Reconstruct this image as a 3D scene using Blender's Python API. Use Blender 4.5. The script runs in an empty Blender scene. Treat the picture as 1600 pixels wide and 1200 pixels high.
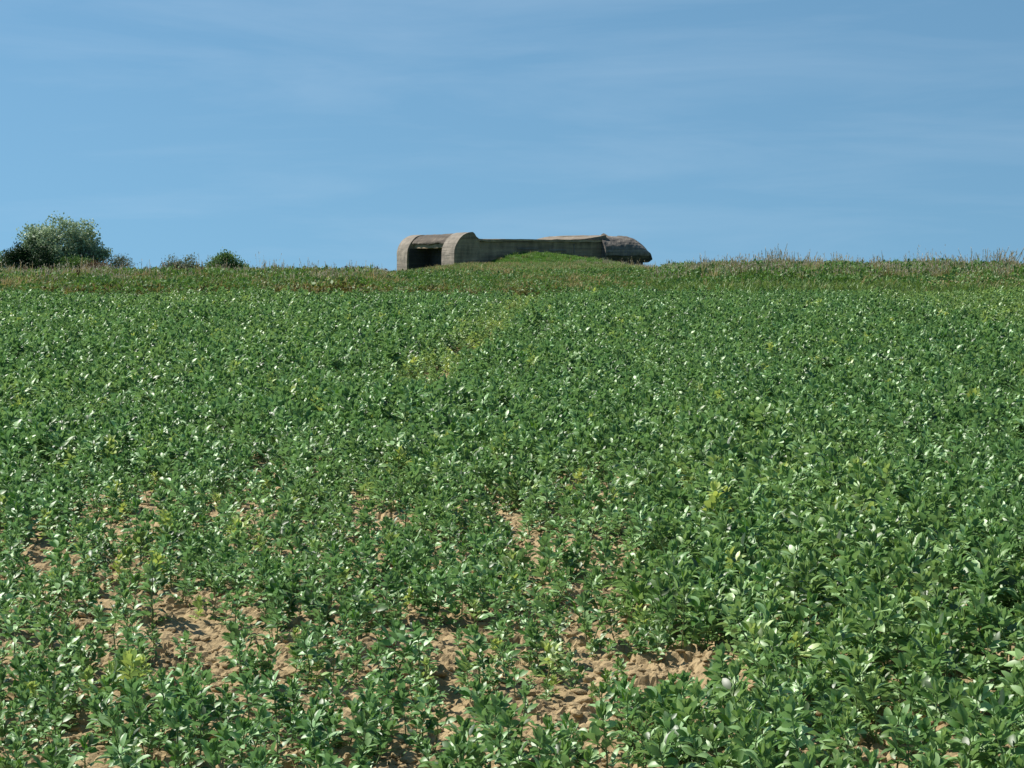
import bpy, math, random
import numpy as np
from mathutils import Vector, Matrix, Euler
random.seed(7); rng = np.random.default_rng(11)
R = math.radians
S = bpy.context.scene
COL = S.collection

# ------------------------------------------------------------------ camera, sky, sun, exposure
ZC = 2.29                      # eye height above the field at the camera's feet
F = 3300.0                     # focal length in pixels of a 1600 px wide picture
cam = bpy.data.cameras.new('camera'); camo = bpy.data.objects.new('camera', cam); COL.objects.link(camo)
cam.sensor_width = 36; cam.lens = 36*F/1600; cam.clip_start = 0.1; cam.clip_end = 9000
camo.location = (0, 0, ZC); camo.rotation_euler = (R(90)-math.atan(172/F), 0, 0)
S.camera = camo
SUN = Vector((-0.62, 0.26, 0.80)).normalized()      # towards the sun: high, from the left, a little beyond
W = bpy.data.worlds.new('World'); S.world = W; W.use_nodes = True
nt = W.node_tree; nt.nodes.clear()
def N(nt, t, **kw):
    n = nt.nodes.new(t)
    for k, v in kw.items(): setattr(n, k, v)
    return n
sky = N(nt, 'ShaderNodeTexSky'); sky.sky_type = 'NISHITA'; sky.sun_disc = False
sky.sun_elevation = math.asin(SUN.z); sky.sun_rotation = math.atan2(SUN.x, SUN.y)
sky.altitude = 60; sky.air_density = 0.9; sky.dust_density = 0.1; sky.ozone_density = 2.0
hsv = N(nt, 'ShaderNodeHueSaturation'); hsv.inputs['Saturation'].default_value = 1.0; hsv.inputs['Value'].default_value = 0.765
# clear maritime air: the pale band of the horizon is compressed, so the blue comes down almost to the ground all round
tg = N(nt, 'ShaderNodeTexCoord'); mg = N(nt, 'ShaderNodeMapping'); mg.inputs['Scale'].default_value = (1, 1, 0.60); mg.inputs['Location'].default_value = (0, 0, 0.18)
nt.links.new(tg.outputs['Generated'], mg.inputs[0]); nt.links.new(mg.outputs[0], sky.inputs[0])
nt.links.new(sky.outputs[0], hsv.inputs['Color'])
# faint streaks of high cirrus, the same all round the sky
tc = N(nt, 'ShaderNodeTexCoord'); mp = N(nt, 'ShaderNodeMapping'); mp.inputs['Scale'].default_value = (3.2, 3.2, 24.0)
mp.inputs['Rotation'].default_value = (0.0, R(1.5), 0.0)
nz = N(nt, 'ShaderNodeTexNoise'); nz.inputs['Scale'].default_value = 1.5; nz.inputs['Detail'].default_value = 9; nz.inputs['Roughness'].default_value = 0.58; nz.inputs['Distortion'].default_value = 0.4
rp = N(nt, 'ShaderNodeValToRGB'); rp.color_ramp.elements[0].position = 0.47; rp.color_ramp.elements[1].position = 0.80
rp.color_ramp.elements[1].color = (0.13, 0.13, 0.13, 1)
mx = N(nt, 'ShaderNodeMix'); mx.data_type = 'RGBA'; mx.inputs['B'].default_value = (5.0, 5.8, 6.6, 1)
bg = N(nt, 'ShaderNodeBackground'); bg.inputs['Strength'].default_value = 0.1
wo = N(nt, 'ShaderNodeOutputWorld')
nt.links.new(tc.outputs['Generated'], mp.inputs[0]); nt.links.new(mp.outputs[0], nz.inputs['Vector'])
nt.links.new(nz.outputs['Fac'], rp.inputs[0]); nt.links.new(rp.outputs[0], mx.inputs['Factor'])
tn = N(nt, 'ShaderNodeMix'); tn.data_type = 'RGBA'; tn.blend_type = 'MULTIPLY'; tn.inputs['Factor'].default_value = 1; tn.inputs['B'].default_value = (0.73, 0.968, 0.952, 1)
nt.links.new(hsv.outputs[0], tn.inputs['A']); nt.links.new(tn.outputs['Result'], mx.inputs['A']); nt.links.new(mx.outputs['Result'], bg.inputs[0]); nt.links.new(bg.outputs[0], wo.inputs[0])
sl = bpy.data.lights.new('sun', 'SUN'); sl.energy = 5.0; sl.angle = R(0.53); sl.color = (1.0, 0.95, 0.87)
so = bpy.data.objects.new('sun', sl); COL.objects.link(so); so.rotation_euler = SUN.to_track_quat('Z', 'Y').to_euler(); so.location = (-40, 20, 60)
vs = S.view_settings; vs.view_transform = 'Standard'; vs.look = 'None'; vs.gamma = 1; vs.exposure = 0.62; vs.use_curve_mapping = False
S.cycles.max_bounces = 4; S.cycles.diffuse_bounces = 2; S.cycles.glossy_bounces = 2; S.cycles.transmission_bounces = 2; S.cycles.transparent_max_bounces = 4

# ------------------------------------------------------------------ helpers
def tag(o, label=None, cat=None, group=None, kind=None):
    for k, v in (('label', label), ('category', cat), ('group', group), ('kind', kind)):
        if v: o[k] = v
    return o
def mesh(name, V, Fc, mats=(), smooth=False, fm=None):
    me = bpy.data.meshes.new(name); me.from_pydata([tuple(map(float, v)) for v in V], [], Fc)
    for m in mats: me.materials.append(m)
    if fm is not None: me.polygons.foreach_set('material_index', fm)
    if smooth: me.polygons.foreach_set('use_smooth', [True]*len(me.polygons))
    me.update(); return me
def ob(name, me, parent=None, loc=(0, 0, 0)):
    o = bpy.data.objects.new(name, me); COL.objects.link(o); o.location = loc
    if parent: o.parent = parent
    return o
def empty(name, loc, rz=0):
    o = bpy.data.objects.new(name, None); COL.objects.link(o); o.location = loc; o.rotation_euler = (0, 0, rz); o.empty_display_size = 0.1
    return o
def _h(i, j, s):
    n = (i.astype(np.int64)*374761393 + j.astype(np.int64)*668265263 + s*974711) & 0x7fffffff
    n = ((n ^ (n >> 13))*1274126177) & 0x7fffffff
    return ((n ^ (n >> 16)) & 0xffff)/65535.0
def vn(x, y, s=0):
    x = np.asarray(x, float); y = np.asarray(y, float)
    i = np.floor(x); j = np.floor(y); fx = x-i; fy = y-j
    fx = fx*fx*(3-2*fx); fy = fy*fy*(3-2*fy)
    a = _h(i, j, s); b = _h(i+1, j, s); c = _h(i, j+1, s); d = _h(i+1, j+1, s)
    return (a*(1-fx)+b*fx)*(1-fy)+(c*(1-fx)+d*fx)*fy
def fbm(x, y, s=0, o=4, g=0.5):
    t = 0; a = 1; n = 0
    for k in range(o):
        t = t+a*vn(x*2**k+17.3*k, y*2**k-9.1*k, s+k); n += a; a *= g
    return t/n
def sst(a, b, x):
    t = np.clip((x-a)/(b-a), 0, 1); return t*t*(3-2*t)

# ------------------------------------------------------------------ materials
def mat(name):
    m = bpy.data.materials.new(name); m.use_nodes = True
    nt = m.node_tree; b = nt.nodes['Principled BSDF']; return m, nt, b
def ramp(nt, stops):
    r = N(nt, 'ShaderNodeValToRGB'); e = r.color_ramp.elements
    while len(e) < len(stops): e.new(0.5)
    for i, (p, c) in enumerate(stops): e[i].position = p; e[i].color = (*c, 1)
    return r
def leafmat(name, dark, light, yellow, rough=0.42, spec=0.5, trans=0.22, back=None, bump=0.0, pale=None):
    """plant matter: two tones by a random number per leaf/plant, a tint towards yellow carried by the plant, light coming through"""
    m, nt, b = mat(name); L = nt.links.new
    oi = N(nt, 'ShaderNodeObjectInfo'); geo = N(nt, 'ShaderNodeNewGeometry')
    nz = N(nt, 'ShaderNodeTexNoise'); nz.inputs['Scale'].default_value = 9.0; nz.inputs['Detail'].default_value = 3
    L(geo.outputs['Position'], nz.inputs['Vector'])
    ri = N(nt, 'ShaderNodeMath', operation='MULTIPLY_ADD'); ri.inputs[1].default_value = 0.5; 
    L(geo.outputs['Random Per Island'], ri.inputs[0])
    r5 = N(nt, 'ShaderNodeMath', operation='MULTIPLY'); r5.inputs[1].default_value = 0.4
    L(oi.outputs['Random'], r5.inputs[0]); L(r5.outputs[0], ri.inputs[2])
    ad = N(nt, 'ShaderNodeMath', operation='ADD'); sb = N(nt, 'ShaderNodeMath', operation='MULTIPLY_ADD'); sb.inputs[1].default_value = 0.5; sb.inputs[2].default_value = -0.2
    L(nz.outputs['Fac'], sb.inputs[0]); L(ri.outputs[0], ad.inputs[0]); L(sb.outputs[0], ad.inputs[1])
    cr = ramp(nt, [(0.1, dark), (0.9, light)] if not pale else [(0.1, dark), (0.47, light), (0.76, pale)]); L(ad.outputs[0], cr.inputs[0])
    at = N(nt, 'ShaderNodeAttribute'); at.attribute_type = 'INSTANCER'; at.attribute_name = 'tint'
    mixy = N(nt, 'ShaderNodeMix'); mixy.data_type = 'RGBA'; mixy.inputs['B'].default_value = (*yellow, 1)
    tv = N(nt, 'ShaderNodeMath', operation='MULTIPLY_ADD'); tv.inputs[1].default_value = 0.9; tv.inputs[2].default_value = 0.35; L(geo.outputs['Random Per Island'], tv.inputs[0])
    tm = N(nt, 'ShaderNodeMath', operation='MULTIPLY'); tm.use_clamp = True; L(at.outputs['Fac'], tm.inputs[0]); L(tv.outputs[0], tm.inputs[1]); L(tm.outputs[0], mixy.inputs['Factor'])
    if back:
        mb = N(nt, 'ShaderNodeMix'); mb.data_type = 'RGBA'; mb.inputs['B'].default_value = (*back, 1); L(geo.outputs['Backfacing'], mb.inputs['Factor']); L(cr.outputs[0], mb.inputs['A']); L(mb.outputs['Result'], mixy.inputs['A'])
    else: L(cr.outputs[0], mixy.inputs['A'])
    L(mixy.outputs['Result'], b.inputs['Base Color'])
    b.inputs['Roughness'].default_value = rough; b.inputs['Specular IOR Level'].default_value = spec
    if bump:
        nb = N(nt, 'ShaderNodeTexNoise'); nb.inputs['Scale'].default_value = 55; nb.inputs['Detail'].default_value = 2; L(geo.outputs['Position'], nb.inputs['Vector'])
        bp = N(nt, 'ShaderNodeBump'); bp.inputs['Strength'].default_value = bump; bp.inputs['Distance'].default_value = 0.01; L(nb.outputs['Fac'], bp.inputs['Height']); L(bp.outputs[0], b.inputs['Normal'])
    tr = N(nt, 'ShaderNodeBsdfTranslucent'); ms = N(nt, 'ShaderNodeMixShader'); ms.inputs[0].default_value = trans
    hs = N(nt, 'ShaderNodeHueSaturation'); hs.inputs['Saturation'].default_value = 1.15; hs.inputs['Value'].default_value = 1.7; hs.inputs['Hue'].default_value = 0.485
    L(mixy.outputs['Result'], hs.inputs['Color']); L(hs.outputs[0], tr.inputs[0])
    L(b.outputs[0], ms.inputs[1]); L(tr.outputs[0], ms.inputs[2]); L(ms.outputs[0], nt.nodes['Material Output'].inputs[0])
    return m
M = {}
M['leaf'] = leafmat('bean_leaf', (0.010, 0.046, 0.004), (0.066, 0.185, 0.026), (0.42, 0.50, 0.14), rough=0.47, spec=0.68, trans=0.27, back=(0.11, 0.22, 0.09), pale=(0.31, 0.50, 0.225))
M['young'] = leafmat('bean_young_leaf', (0.045, 0.13, 0.022), (0.14, 0.28, 0.07), (0.60, 0.68, 0.24), rough=0.5, back=(0.17, 0.30, 0.11))
M['stem'] = leafmat('bean_stem', (0.06, 0.12, 0.045), (0.12, 0.19, 0.07), (0.25, 0.26, 0.08), rough=0.5, trans=0.05)
M['grass'] = leafmat('bank_grass_blade', (0.060, 0.120, 0.032), (0.18, 0.285, 0.085), (0.28, 0.27, 0.09), rough=0.55, spec=0.3)
M['lush'] = leafmat('lush_grass_blade', (0.055, 0.125, 0.030), (0.125, 0.245, 0.065), (0.22, 0.24, 0.07), rough=0.55, spec=0.3)
M['turf'] = leafmat('short_turf_blade', (0.075, 0.165, 0.035), (0.15, 0.30, 0.065), (0.25, 0.28, 0.08), rough=0.6, spec=0.25)
M['dry'] = leafmat('dry_grass', (0.20, 0.17, 0.07), (0.36, 0.31, 0.15), (0.44, 0.36, 0.2), rough=0.7, spec=0.2)
M['seed'] = leafmat('grass_seed_head', (0.34, 0.31, 0.24), (0.52, 0.48, 0.39), (0.45, 0.4, 0.32), rough=0.8, spec=0.1)
M['brown'] = leafmat('withered_weed', (0.050, 0.056, 0.018), (0.16, 0.160, 0.050), (0.17, 0.17, 0.05), rough=0.7, spec=0.2)
M['dock'] = leafmat('dock_stalk', (0.13, 0.075, 0.045), (0.24, 0.14, 0.08), (0.25, 0.12, 0.06), rough=0.8, spec=0.1, trans=0.05)
M['tree'] = leafmat('sallow_leaf', (0.090, 0.150, 0.075), (0.32, 0.41, 0.25), (0.2, 0.25, 0.1), rough=0.5, spec=0.4)
M['bush_dark'] = leafmat('thorn_leaf', (0.016, 0.038, 0.013), (0.04, 0.078, 0.022), (0.1, 0.12, 0.04), rough=0.6, spec=0.2, trans=0.12)
M['bush'] = leafmat('shrub_leaf', (0.050, 0.11, 0.030), (0.13, 0.22, 0.065), (0.15, 0.18, 0.05), rough=0.5, spec=0.3)
M['bush_grey'] = leafmat('grey_shrub_leaf', (0.07, 0.095, 0.055), (0.15, 0.18, 0.11), (0.2, 0.2, 0.1), rough=0.6, spec=0.2)
M['twig'] = leafmat('twig', (0.12, 0.105, 0.09), (0.23, 0.20, 0.17), (0.2, 0.18, 0.15), rough=0.8, spec=0.1, trans=0.0)
M['scrub'] = leafmat('brown_scrub_leaf', (0.06, 0.045, 0.03), (0.15, 0.11, 0.06), (0.2, 0.15, 0.08), rough=0.7, spec=0.1)

def soilmat():
    m, nt, b = mat('dry_field_soil'); L = nt.links.new
    geo = N(nt, 'ShaderNodeNewGeometry')
    n1 = N(nt, 'ShaderNodeTexNoise'); n1.inputs['Scale'].default_value = 2.2; n1.inputs['Detail'].default_value = 8; n1.inputs['Roughness'].default_value = 0.65
    n2 = N(nt, 'ShaderNodeTexNoise'); n2.inputs['Scale'].default_value = 38; n2.inputs['Detail'].default_value = 6; n2.inputs['Roughness'].default_value = 0.7
    L(geo.outputs['Position'], n1.inputs['Vector']); L(geo.outputs['Position'], n2.inputs['Vector'])
    c1 = ramp(nt, [(0.3, (0.255, 0.188, 0.100)), (0.7, (0.44, 0.340, 0.195))]); L(n1.outputs['Fac'], c1.inputs[0])
    c2 = ramp(nt, [(0.25, (0.72, 0.70, 0.68)), (0.75, (1.2, 1.2, 1.2))]); L(n2.outputs['Fac'], c2.inputs[0])
    mm = N(nt, 'ShaderNodeMix'); mm.data_type = 'RGBA'; mm.blend_type = 'MULTIPLY'; mm.inputs['Factor'].default_value = 1
    L(c1.outputs[0], mm.inputs['A']); L(c2.outputs[0], mm.inputs['B'])
    at = N(nt, 'ShaderNodeAttribute'); at.attribute_name = 'veg'
    c3 = ramp(nt, [(0.3, (0.030, 0.065, 0.016)), (0.7, (0.065, 0.11, 0.030))]); L(n1.outputs['Fac'], c3.inputs[0])
    mv = N(nt, 'ShaderNodeMix'); mv.data_type = 'RGBA'; L(at.outputs['Fac'], mv.inputs['Factor']); L(mm.outputs['Result'], mv.inputs['A']); L(c3.outputs[0], mv.inputs['B'])
    L(mv.outputs['Result'], b.inputs['Base Color']); b.inputs['Roughness'].default_value = 0.95; b.inputs['Specular IOR Level'].default_value = 0.1
    bp = N(nt, 'ShaderNodeBump'); bp.inputs['Strength'].default_value = 0.8; bp.inputs['Distance'].default_value = 0.012
    L(n2.outputs['Fac'], bp.inputs['Height']); L(bp.outputs[0], b.inputs['Normal'])
    return m
M['soil'] = soilmat()

def concrete(name, base, dark, stain=0.5, z0=0.0, z1=1.0):
    """weathered concrete: mottled base, black streaks of lichen running down, pale patches, board-mark banding"""
    m, nt, b = mat(name); L = nt.links.new
    tc = N(nt, 'ShaderNodeTexCoord')
    n1 = N(nt, 'ShaderNodeTexNoise'); n1.inputs['Scale'].default_value = 1.3; n1.inputs['Detail'].default_value = 9; n1.inputs['Roughness'].default_value = 0.68
    L(tc.outputs['Object'], n1.inputs['Vector'])
    mp = N(nt, 'ShaderNodeMapping'); mp.inputs['Scale'].default_value = (2.6, 2.6, 0.45); L(tc.outputs['Object'], mp.inputs[0])
    n2 = N(nt, 'ShaderNodeTexNoise'); n2.inputs['Scale'].default_value = 1.4; n2.inputs['Detail'].default_value = 7; n2.inputs['Roughness'].default_value = 0.62; L(mp.outputs[0], n2.inputs['Vector'])
    mp2 = N(nt, 'ShaderNodeMapping'); mp2.inputs['Scale'].default_value = (0.25, 0.25, 5.5); L(tc.outputs['Object'], mp2.inputs[0])
    n3 = N(nt, 'ShaderNodeTexNoise'); n3.inputs['Scale'].default_value = 1.0; n3.inputs['Detail'].default_value = 4; L(mp2.outputs[0], n3.inputs['Vector'])
    c1 = ramp(nt, [(0.28, tuple(0.62*c for c in base)), (0.5, base), (0.74, tuple(min(1, 1.45*c) for c in base))]); L(n1.outputs['Fac'], c1.inputs[0])
    st = ramp(nt, [(0.5-0.28*stain, (1, 1, 1)), (0.72-0.2*stain+0.02, (0, 0, 0))])
    ad = N(nt, 'ShaderNodeMath', operation='MULTIPLY_ADD'); ad.inputs[1].default_value = 0.5
    L(n3.outputs['Fac'], ad.inputs[0]); hf = N(nt, 'ShaderNodeMath', operation='MULTIPLY'); hf.inputs[1].default_value = 0.5; L(n2.outputs['Fac'], hf.inputs[0]); L(hf.outputs[0], ad.inputs[2])
    L(ad.outputs[0], st.inputs[0])
    inv = N(nt, 'ShaderNodeMath', operation='SUBTRACT'); inv.inputs[0].default_value = 1.0; L(st.outputs[0], inv.inputs[1])
    sm = N(nt, 'ShaderNodeMath', operation='MULTIPLY'); sm.inputs[1].default_value = stain*1.3; sm.use_clamp = True; L(inv.outputs[0], sm.inputs[0])
    mx = N(nt, 'ShaderNodeMix'); mx.data_type = 'RGBA'; mx.inputs['B'].default_value = (*dark, 1); L(sm.outputs[0], mx.inputs['Factor']); L(c1.outputs[0], mx.inputs['A'])
    L(mx.outputs['Result'], b.inputs['Base Color']); b.inputs['Roughness'].default_value = 0.92; b.inputs['Specular IOR Level'].default_value = 0.2
    bp = N(nt, 'ShaderNodeBump'); bp.inputs['Strength'].default_value = 0.9; bp.inputs['Distance'].default_value = 0.06
    a2 = N(nt, 'ShaderNodeMath', operation='ADD'); L(n1.outputs['Fac'], a2.inputs[0]); L(n3.outputs['Fac'], a2.inputs[1]); L(a2.outputs[0], bp.inputs['Height']); L(bp.outputs[0], b.inputs['Normal'])
    return m
M['con_face'] = concrete('weathered_concrete', (0.255, 0.222, 0.18), (0.10, 0.092, 0.078), 0.5)
M['con_wall'] = concrete('lichen_stained_concrete', (0.42, 0.325, 0.21), (0.12, 0.098, 0.07), 0.66)
M['con_dark'] = concrete('blackened_concrete', (0.32, 0.275, 0.225), (0.062, 0.060, 0.058), 0.68)
M['con_mid'] = concrete('brown_mottled_concrete', (0.15, 0.125, 0.098), (0.05, 0.044, 0.037), 0.65)
M['recess_shade'] = concrete('recess_shade_concrete', (0.085, 0.08, 0.078), (0.035, 0.034, 0.036), 0.8)  # near-black concrete: the shade inside the recess is put into its colour
M['con_roof'] = concrete('pale_roof_concrete', (0.25, 0.21, 0.16), (0.10, 0.088, 0.07), 0.5)

# ------------------------------------------------------------------ terrain
SL = 78/F                                            # the field climbs gently away from the camera
# crest of the grassy bank beyond the crop, by direction (u is a column of a 1600 px wide picture)
CU = np.array([-900, -300, 0, 200, 400, 560, 612, 660, 720, 985, 1030, 1060, 1110, 1200, 1300, 1450, 1600, 1900, 2600])
CV = np.array([ 440,  440, 440, 440, 439, 438, 437, 437, 437, 436, 434, 434, 431, 429, 429, 431, 432, 432, 433])
CX = (CU-800)/F; CZ = ZC+(428-CV)/42.9
# level of the ground the bunker stands in
PU = np.array([-900, 400, 560, 600, 640, 690, 720, 960, 1010, 1050, 1110, 1600, 2600])
PV = np.array([ 436, 436, 435, 433, 429, 422, 418, 418, 424, 426, 426, 426, 427])
PX = (PU-800)/F; PZ = ZC+(428-PV)/25.8
EDGE = 59.5; CREST = 75.0
def edge(x): return EDGE+1.3*(fbm(x*0.22, x*0+3.1, 5, 3)-0.5)+np.clip(x, -40, 40)*0.05
def T(x, y):
    x = np.asarray(x, float); y = np.asarray(y, float)
    f = SL*np.clip(y, -60, 80)+0.04*(fbm(x*0.15, y*0.12, 21, 2)-0.5)*sst(14, 30, y)
    a = x/np.clip(y, 40, 200)
    cz = np.interp(a, CX, CZ)+0.10*(fbm(x*0.45, y*0.4, 33, 3)-0.5)
    pz = np.interp(a, PX, PZ)+0.06*(fbm(x*0.35, y*0.3, 35, 3)-0.5)
    t = sst(0, 1, np.clip((y-edge(x))/(CREST-EDGE), 0, 1)); t2 = sst(CREST+6, 118, y)
    z = f*(1-t)+(cz*(1-t2)+pz*t2)*t
    # grassed earth mound against the bunker's long wall
    lx = (x+3.5)*0.92+(y-128)*0.3919; ly = -(x+3.5)*0.3919+(y-128)*0.92
    w = np.where(lx < 5.0, 2.7, 4.6)
    mh = 0.88*np.exp(-(np.abs((lx-5.0)/w))**2.3)*np.where(ly < -0.3, np.exp(-((ly+0.3)/4.0)**2), 1.0)
    z = z+mh*sst(112, 121, y)*(ly < 9.2)*(0.86+0.28*fbm(x*1.3, y*0.9, 37, 3))
    # the land drops away beyond the battery
    return z-6.5*sst(146, 190, y)-14*sst(190, 900, y)
def axis(fine0, fine1, step, far0, far1, k=1.32):
    a = list(np.arange(fine0, fine1+step/2, step)); s = step
    while a[-1] < far1: s *= k; a.append(a[-1]+s)
    s = step; b = []
    c = fine0
    while c > far0: s *= k; c -= s; b.append(c)
    return np.array(b[::-1]+a)
def sheet(name, xs, ys, zf, mats):
    X, Y = np.meshgrid(xs, ys); Z = zf(X, Y)
    nx, ny = len(xs), len(ys)
    V = np.stack([X, Y, Z], -1).reshape(-1, 3)
    i = np.arange((ny-1)*(nx-1)); r = i//(nx-1); c = i % (nx-1); a = r*nx+c
    Fq = np.stack([a, a+1, a+nx+1, a+nx], -1).astype(np.int32)
    me = bpy.data.meshes.new(name); me.vertices.add(len(V)); me.vertices.foreach_set('co', V.ravel())
    me.loops.add(Fq.size); me.loops.foreach_set('vertex_index', Fq.ravel())
    me.polygons.add(len(Fq)); me.polygons.foreach_set('loop_start', np.arange(0, Fq.size, 4, dtype=np.int32)); me.polygons.foreach_set('loop_total', np.full(len(Fq), 4, np.int32))
    for m in mats: me.materials.append(m)
    me.polygons.foreach_set('use_smooth', [True]*len(Fq)); me.update(calc_edges=True); me.validate()
    return me, X.ravel(), Y.ravel()
xs = axis(-46, 46, 0.6, -3500, 3500); ys = axis(60, 150, 0.5, -3500, 6000, 1.2)
ys = np.unique(np.concatenate([ys, np.arange(4, 60, 1.0)]))
gm, gx, gy = sheet('ground', xs, ys, T, [M['soil']])
av = gm.attributes.new('veg', 'FLOAT', 'POINT'); av.data.foreach_set('value', sst(-0.6, 0.8, gy-edge(gx)).astype(np.float32))
ground = tag(ob('ground', gm), 'tan earth of the sloping field and grassy bank', 'ground', kind='structure')
# cloddy near soil, a worked crust laid over the ground sheet
def soilz(X, Y):
    X0, Y0 = X, Y
    X = X0+0.16*(fbm(X0*3.1, Y0*3.3, 55, 3)-0.5); Y = Y0+0.16*(fbm(X0*3.4+9, Y0*2.9, 57, 3)-0.5)
    rim = np.minimum(np.minimum(sst(-5.2, -4.4, X), 1-sst(4.4, 5.2, X)), np.minimum(sst(5.6, 6.4, Y), 1-sst(19.5, 22, Y)))
    h = 0.075*(fbm(X*2.6, Y*2.2, 50, 3)-0.33)+0.048*(1-np.abs(fbm(X*6.5, Y*6, 60, 4, 0.65)-0.5)*6).clip(-0.4, 1)*sst(0.3, 0.75, fbm(X*2.1, Y*2.1, 64, 2))+0.030*vn(X*22, Y*20, 70)**2+0.016*vn(X*47, Y*44, 72)
    return T(X0, Y0)-0.05*(1-rim)+rim*(0.012+np.maximum(h, 0))
sm_, _, _ = sheet('field_soil', np.arange(-5.2, 5.21, 0.018), np.r_[np.arange(5.6, 13, 0.020), np.arange(13, 22, 0.05)], soilz, [M['soil']])
sm_.polygons.foreach_set('use_smooth', [False]*len(sm_.polygons))
tag(ob('field_soil', sm_), 'dry crumbly tan soil between the nearest bean plants', 'soil', kind='structure')

# ------------------------------------------------------------------ scattering by geometry nodes (uncountable stuff only)
def scatter(name, P, rot, scl, idx, tint, protos, label, cat):
    c = bpy.data.collections.new(name+'_kinds')
    for k, pm in enumerate(protos):
        c.objects.link(bpy.data.objects.new('%s_kind_%02d' % (name, k), pm))
    me = bpy.data.meshes.new(name); n = len(P)
    me.vertices.add(n); me.vertices.foreach_set('co', np.asarray(P, np.float32).ravel())
    for an, ty, d in (('rot', 'FLOAT_VECTOR', rot), ('scl', 'FLOAT_VECTOR', scl)):
        me.attributes.new(an, ty, 'POINT').data.foreach_set('vector', np.asarray(d, np.float32).ravel())
    me.attributes.new('idx', 'INT', 'POINT').data.foreach_set('value', np.asarray(idx, np.int32))
    me.attributes.new('tint', 'FLOAT', 'POINT').data.foreach_set('value', np.asarray(tint, np.float32))
    o = ob(name, me)
    g = bpy.data.node_groups.new(name+'_scatter', 'GeometryNodeTree')
    g.interface.new_socket('Geometry', in_out='INPUT', socket_type='NodeSocketGeometry'); g.interface.new_socket('Geometry', in_out='OUTPUT', socket_type='NodeSocketGeometry')
    gi = g.nodes.new('NodeGroupInput'); go = g.nodes.new('NodeGroupOutput'); ip = g.nodes.new('GeometryNodeInstanceOnPoints'); ci = g.nodes.new('GeometryNodeCollectionInfo')
    ci.inputs['Collection'].default_value = c; ci.inputs['Separate Children'].default_value = True; ci.inputs['Reset Children'].default_value = True
    def na(a, t):
        q = g.nodes.new('GeometryNodeInputNamedAttribute'); q.data_type = t; q.inputs['Name'].default_value = a; return q.outputs['Attribute']
    e2 = g.nodes.new('FunctionNodeEulerToRotation'); L = g.links.new
    L(na('rot', 'FLOAT_VECTOR'), e2.inputs[0]); L(e2.outputs[0], ip.inputs['Rotation']); L(na('scl', 'FLOAT_VECTOR'), ip.inputs['Scale']); L(na('idx', 'INT'), ip.inputs['Instance Index'])
    ip.inputs['Pick Instance'].default_value = True
    L(gi.outputs[0], ip.inputs['Points']); L(ci.outputs[0], ip.inputs['Instance']); L(ip.outputs[0], go.inputs[0])
    md = o.modifiers.new('scatter', 'NODES'); md.node_group = g
    return tag(o, label, cat, kind='stuff')

# ------------------------------------------------------------------ the concrete gun casemate
BX = Vector((0.92, 0.3919, 0)); BYv = Vector((-0.3919, 0.92, 0))
bunker = empty('concrete_bunker', (-3.50, 128.0, ZC+0.62), math.atan2(0.3919, 0.92))
tag(bunker, 'long grey weathered concrete gun bunker half sunk behind the grassy bank', 'bunker')
def jitter(V, amp, s=0, fr=1.7):
    V = np.array(V, float)
    for k in range(3):
        V[:, k] += amp*(fbm(V[:, 0]*fr+V[:, 2]*1.3*fr+k*31, V[:, 1]*fr+V[:, 2]*0.9*fr, 80+s+k*7, 3)-0.5)*2
    return V
def profile_slab(name, prof, y0, y1, ny, m, amp=0.04, s=0, smooth=False, shear=None):
    """closed outline in local x-z swept along local y"""
    prof = np.array(prof); n = len(prof); V = []; Fc = []
    for j in range(ny+1):
        y = y0+(y1-y0)*j/ny
        for p in prof: V.append((p[0], y, p[1]))
    for j in range(ny):
        for i in range(n):
            a = j*n+i; b = j*n+(i+1) % n; Fc.append((a, b, b+n, a+n))
    Fc.append(tuple(range(n))[::-1]); Fc.append(tuple(ny*n+i for i in range(n)))
    V = jitter(V, amp, s)
    me = mesh(name, V, [f[::-1] for f in Fc], [m, M['con_wall']]); me.polygons[len(Fc)-2].material_index = 1
    return ob(name, me, bunker)
def box(name, x0, x1, y0, y1, z0, z1, m, d=0.35, amp=0.03, s=0, parent=None):
    """block with every side divided so its edges can be worn"""
    import bmesh
    bm = bmesh.new(); bmesh.ops.create_cube(bm, size=1)
    for v in bm.verts: v.co = Vector((x0 if v.co.x < 0 else x1, y0 if v.co.y < 0 else y1, z0 if v.co.z < 0 else z1))
    for ax, L_ in ((0, x1-x0), (1, y1-y0), (2, z1-z0)):
        n = max(1, int(L_/d))
        for k in range(1, n):
            co = Vector((0, 0, 0)); co[ax] = (x0, y0, z0)[ax]+L_*k/n; no = Vector((0, 0, 0)); no[ax] = 1
            bmesh.ops.bisect_plane(bm, geom=bm.verts[:]+bm.edges[:]+bm.faces[:], plane_co=co, plane_no=no)
    vs_ = np.array([v.co[:] for v in bm.verts]); vs_ = jitter(vs_, amp, s)
    for v, c in zip(bm.verts, vs_): v.co = c
    me = bpy.data.meshes.new(name); bm.to_mesh(me); bm.free(); me.materials.append(m)
    return ob(name, me, parent or bunker)
def arch(x_in, ztop=1.92, zs=0.55, rx=1.18, zb=-2.5, n=14, x_out=0.0, thick=None):
    """outer outline of the rounded rear wall from its foot over the shoulder to x_in"""
    p = [(x_out, zb), (x_out, zb*0.5), (x_out, -0.2), (x_out, zs*0.4)]
    for k in range(n+1):
        a = math.pi-k/n*math.pi/2
        p.append((x_out+rx+rx*math.cos(a), zs+(ztop-zs)*math.sin(a)))
    p += [(x_in, ztop)]
    return p
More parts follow.
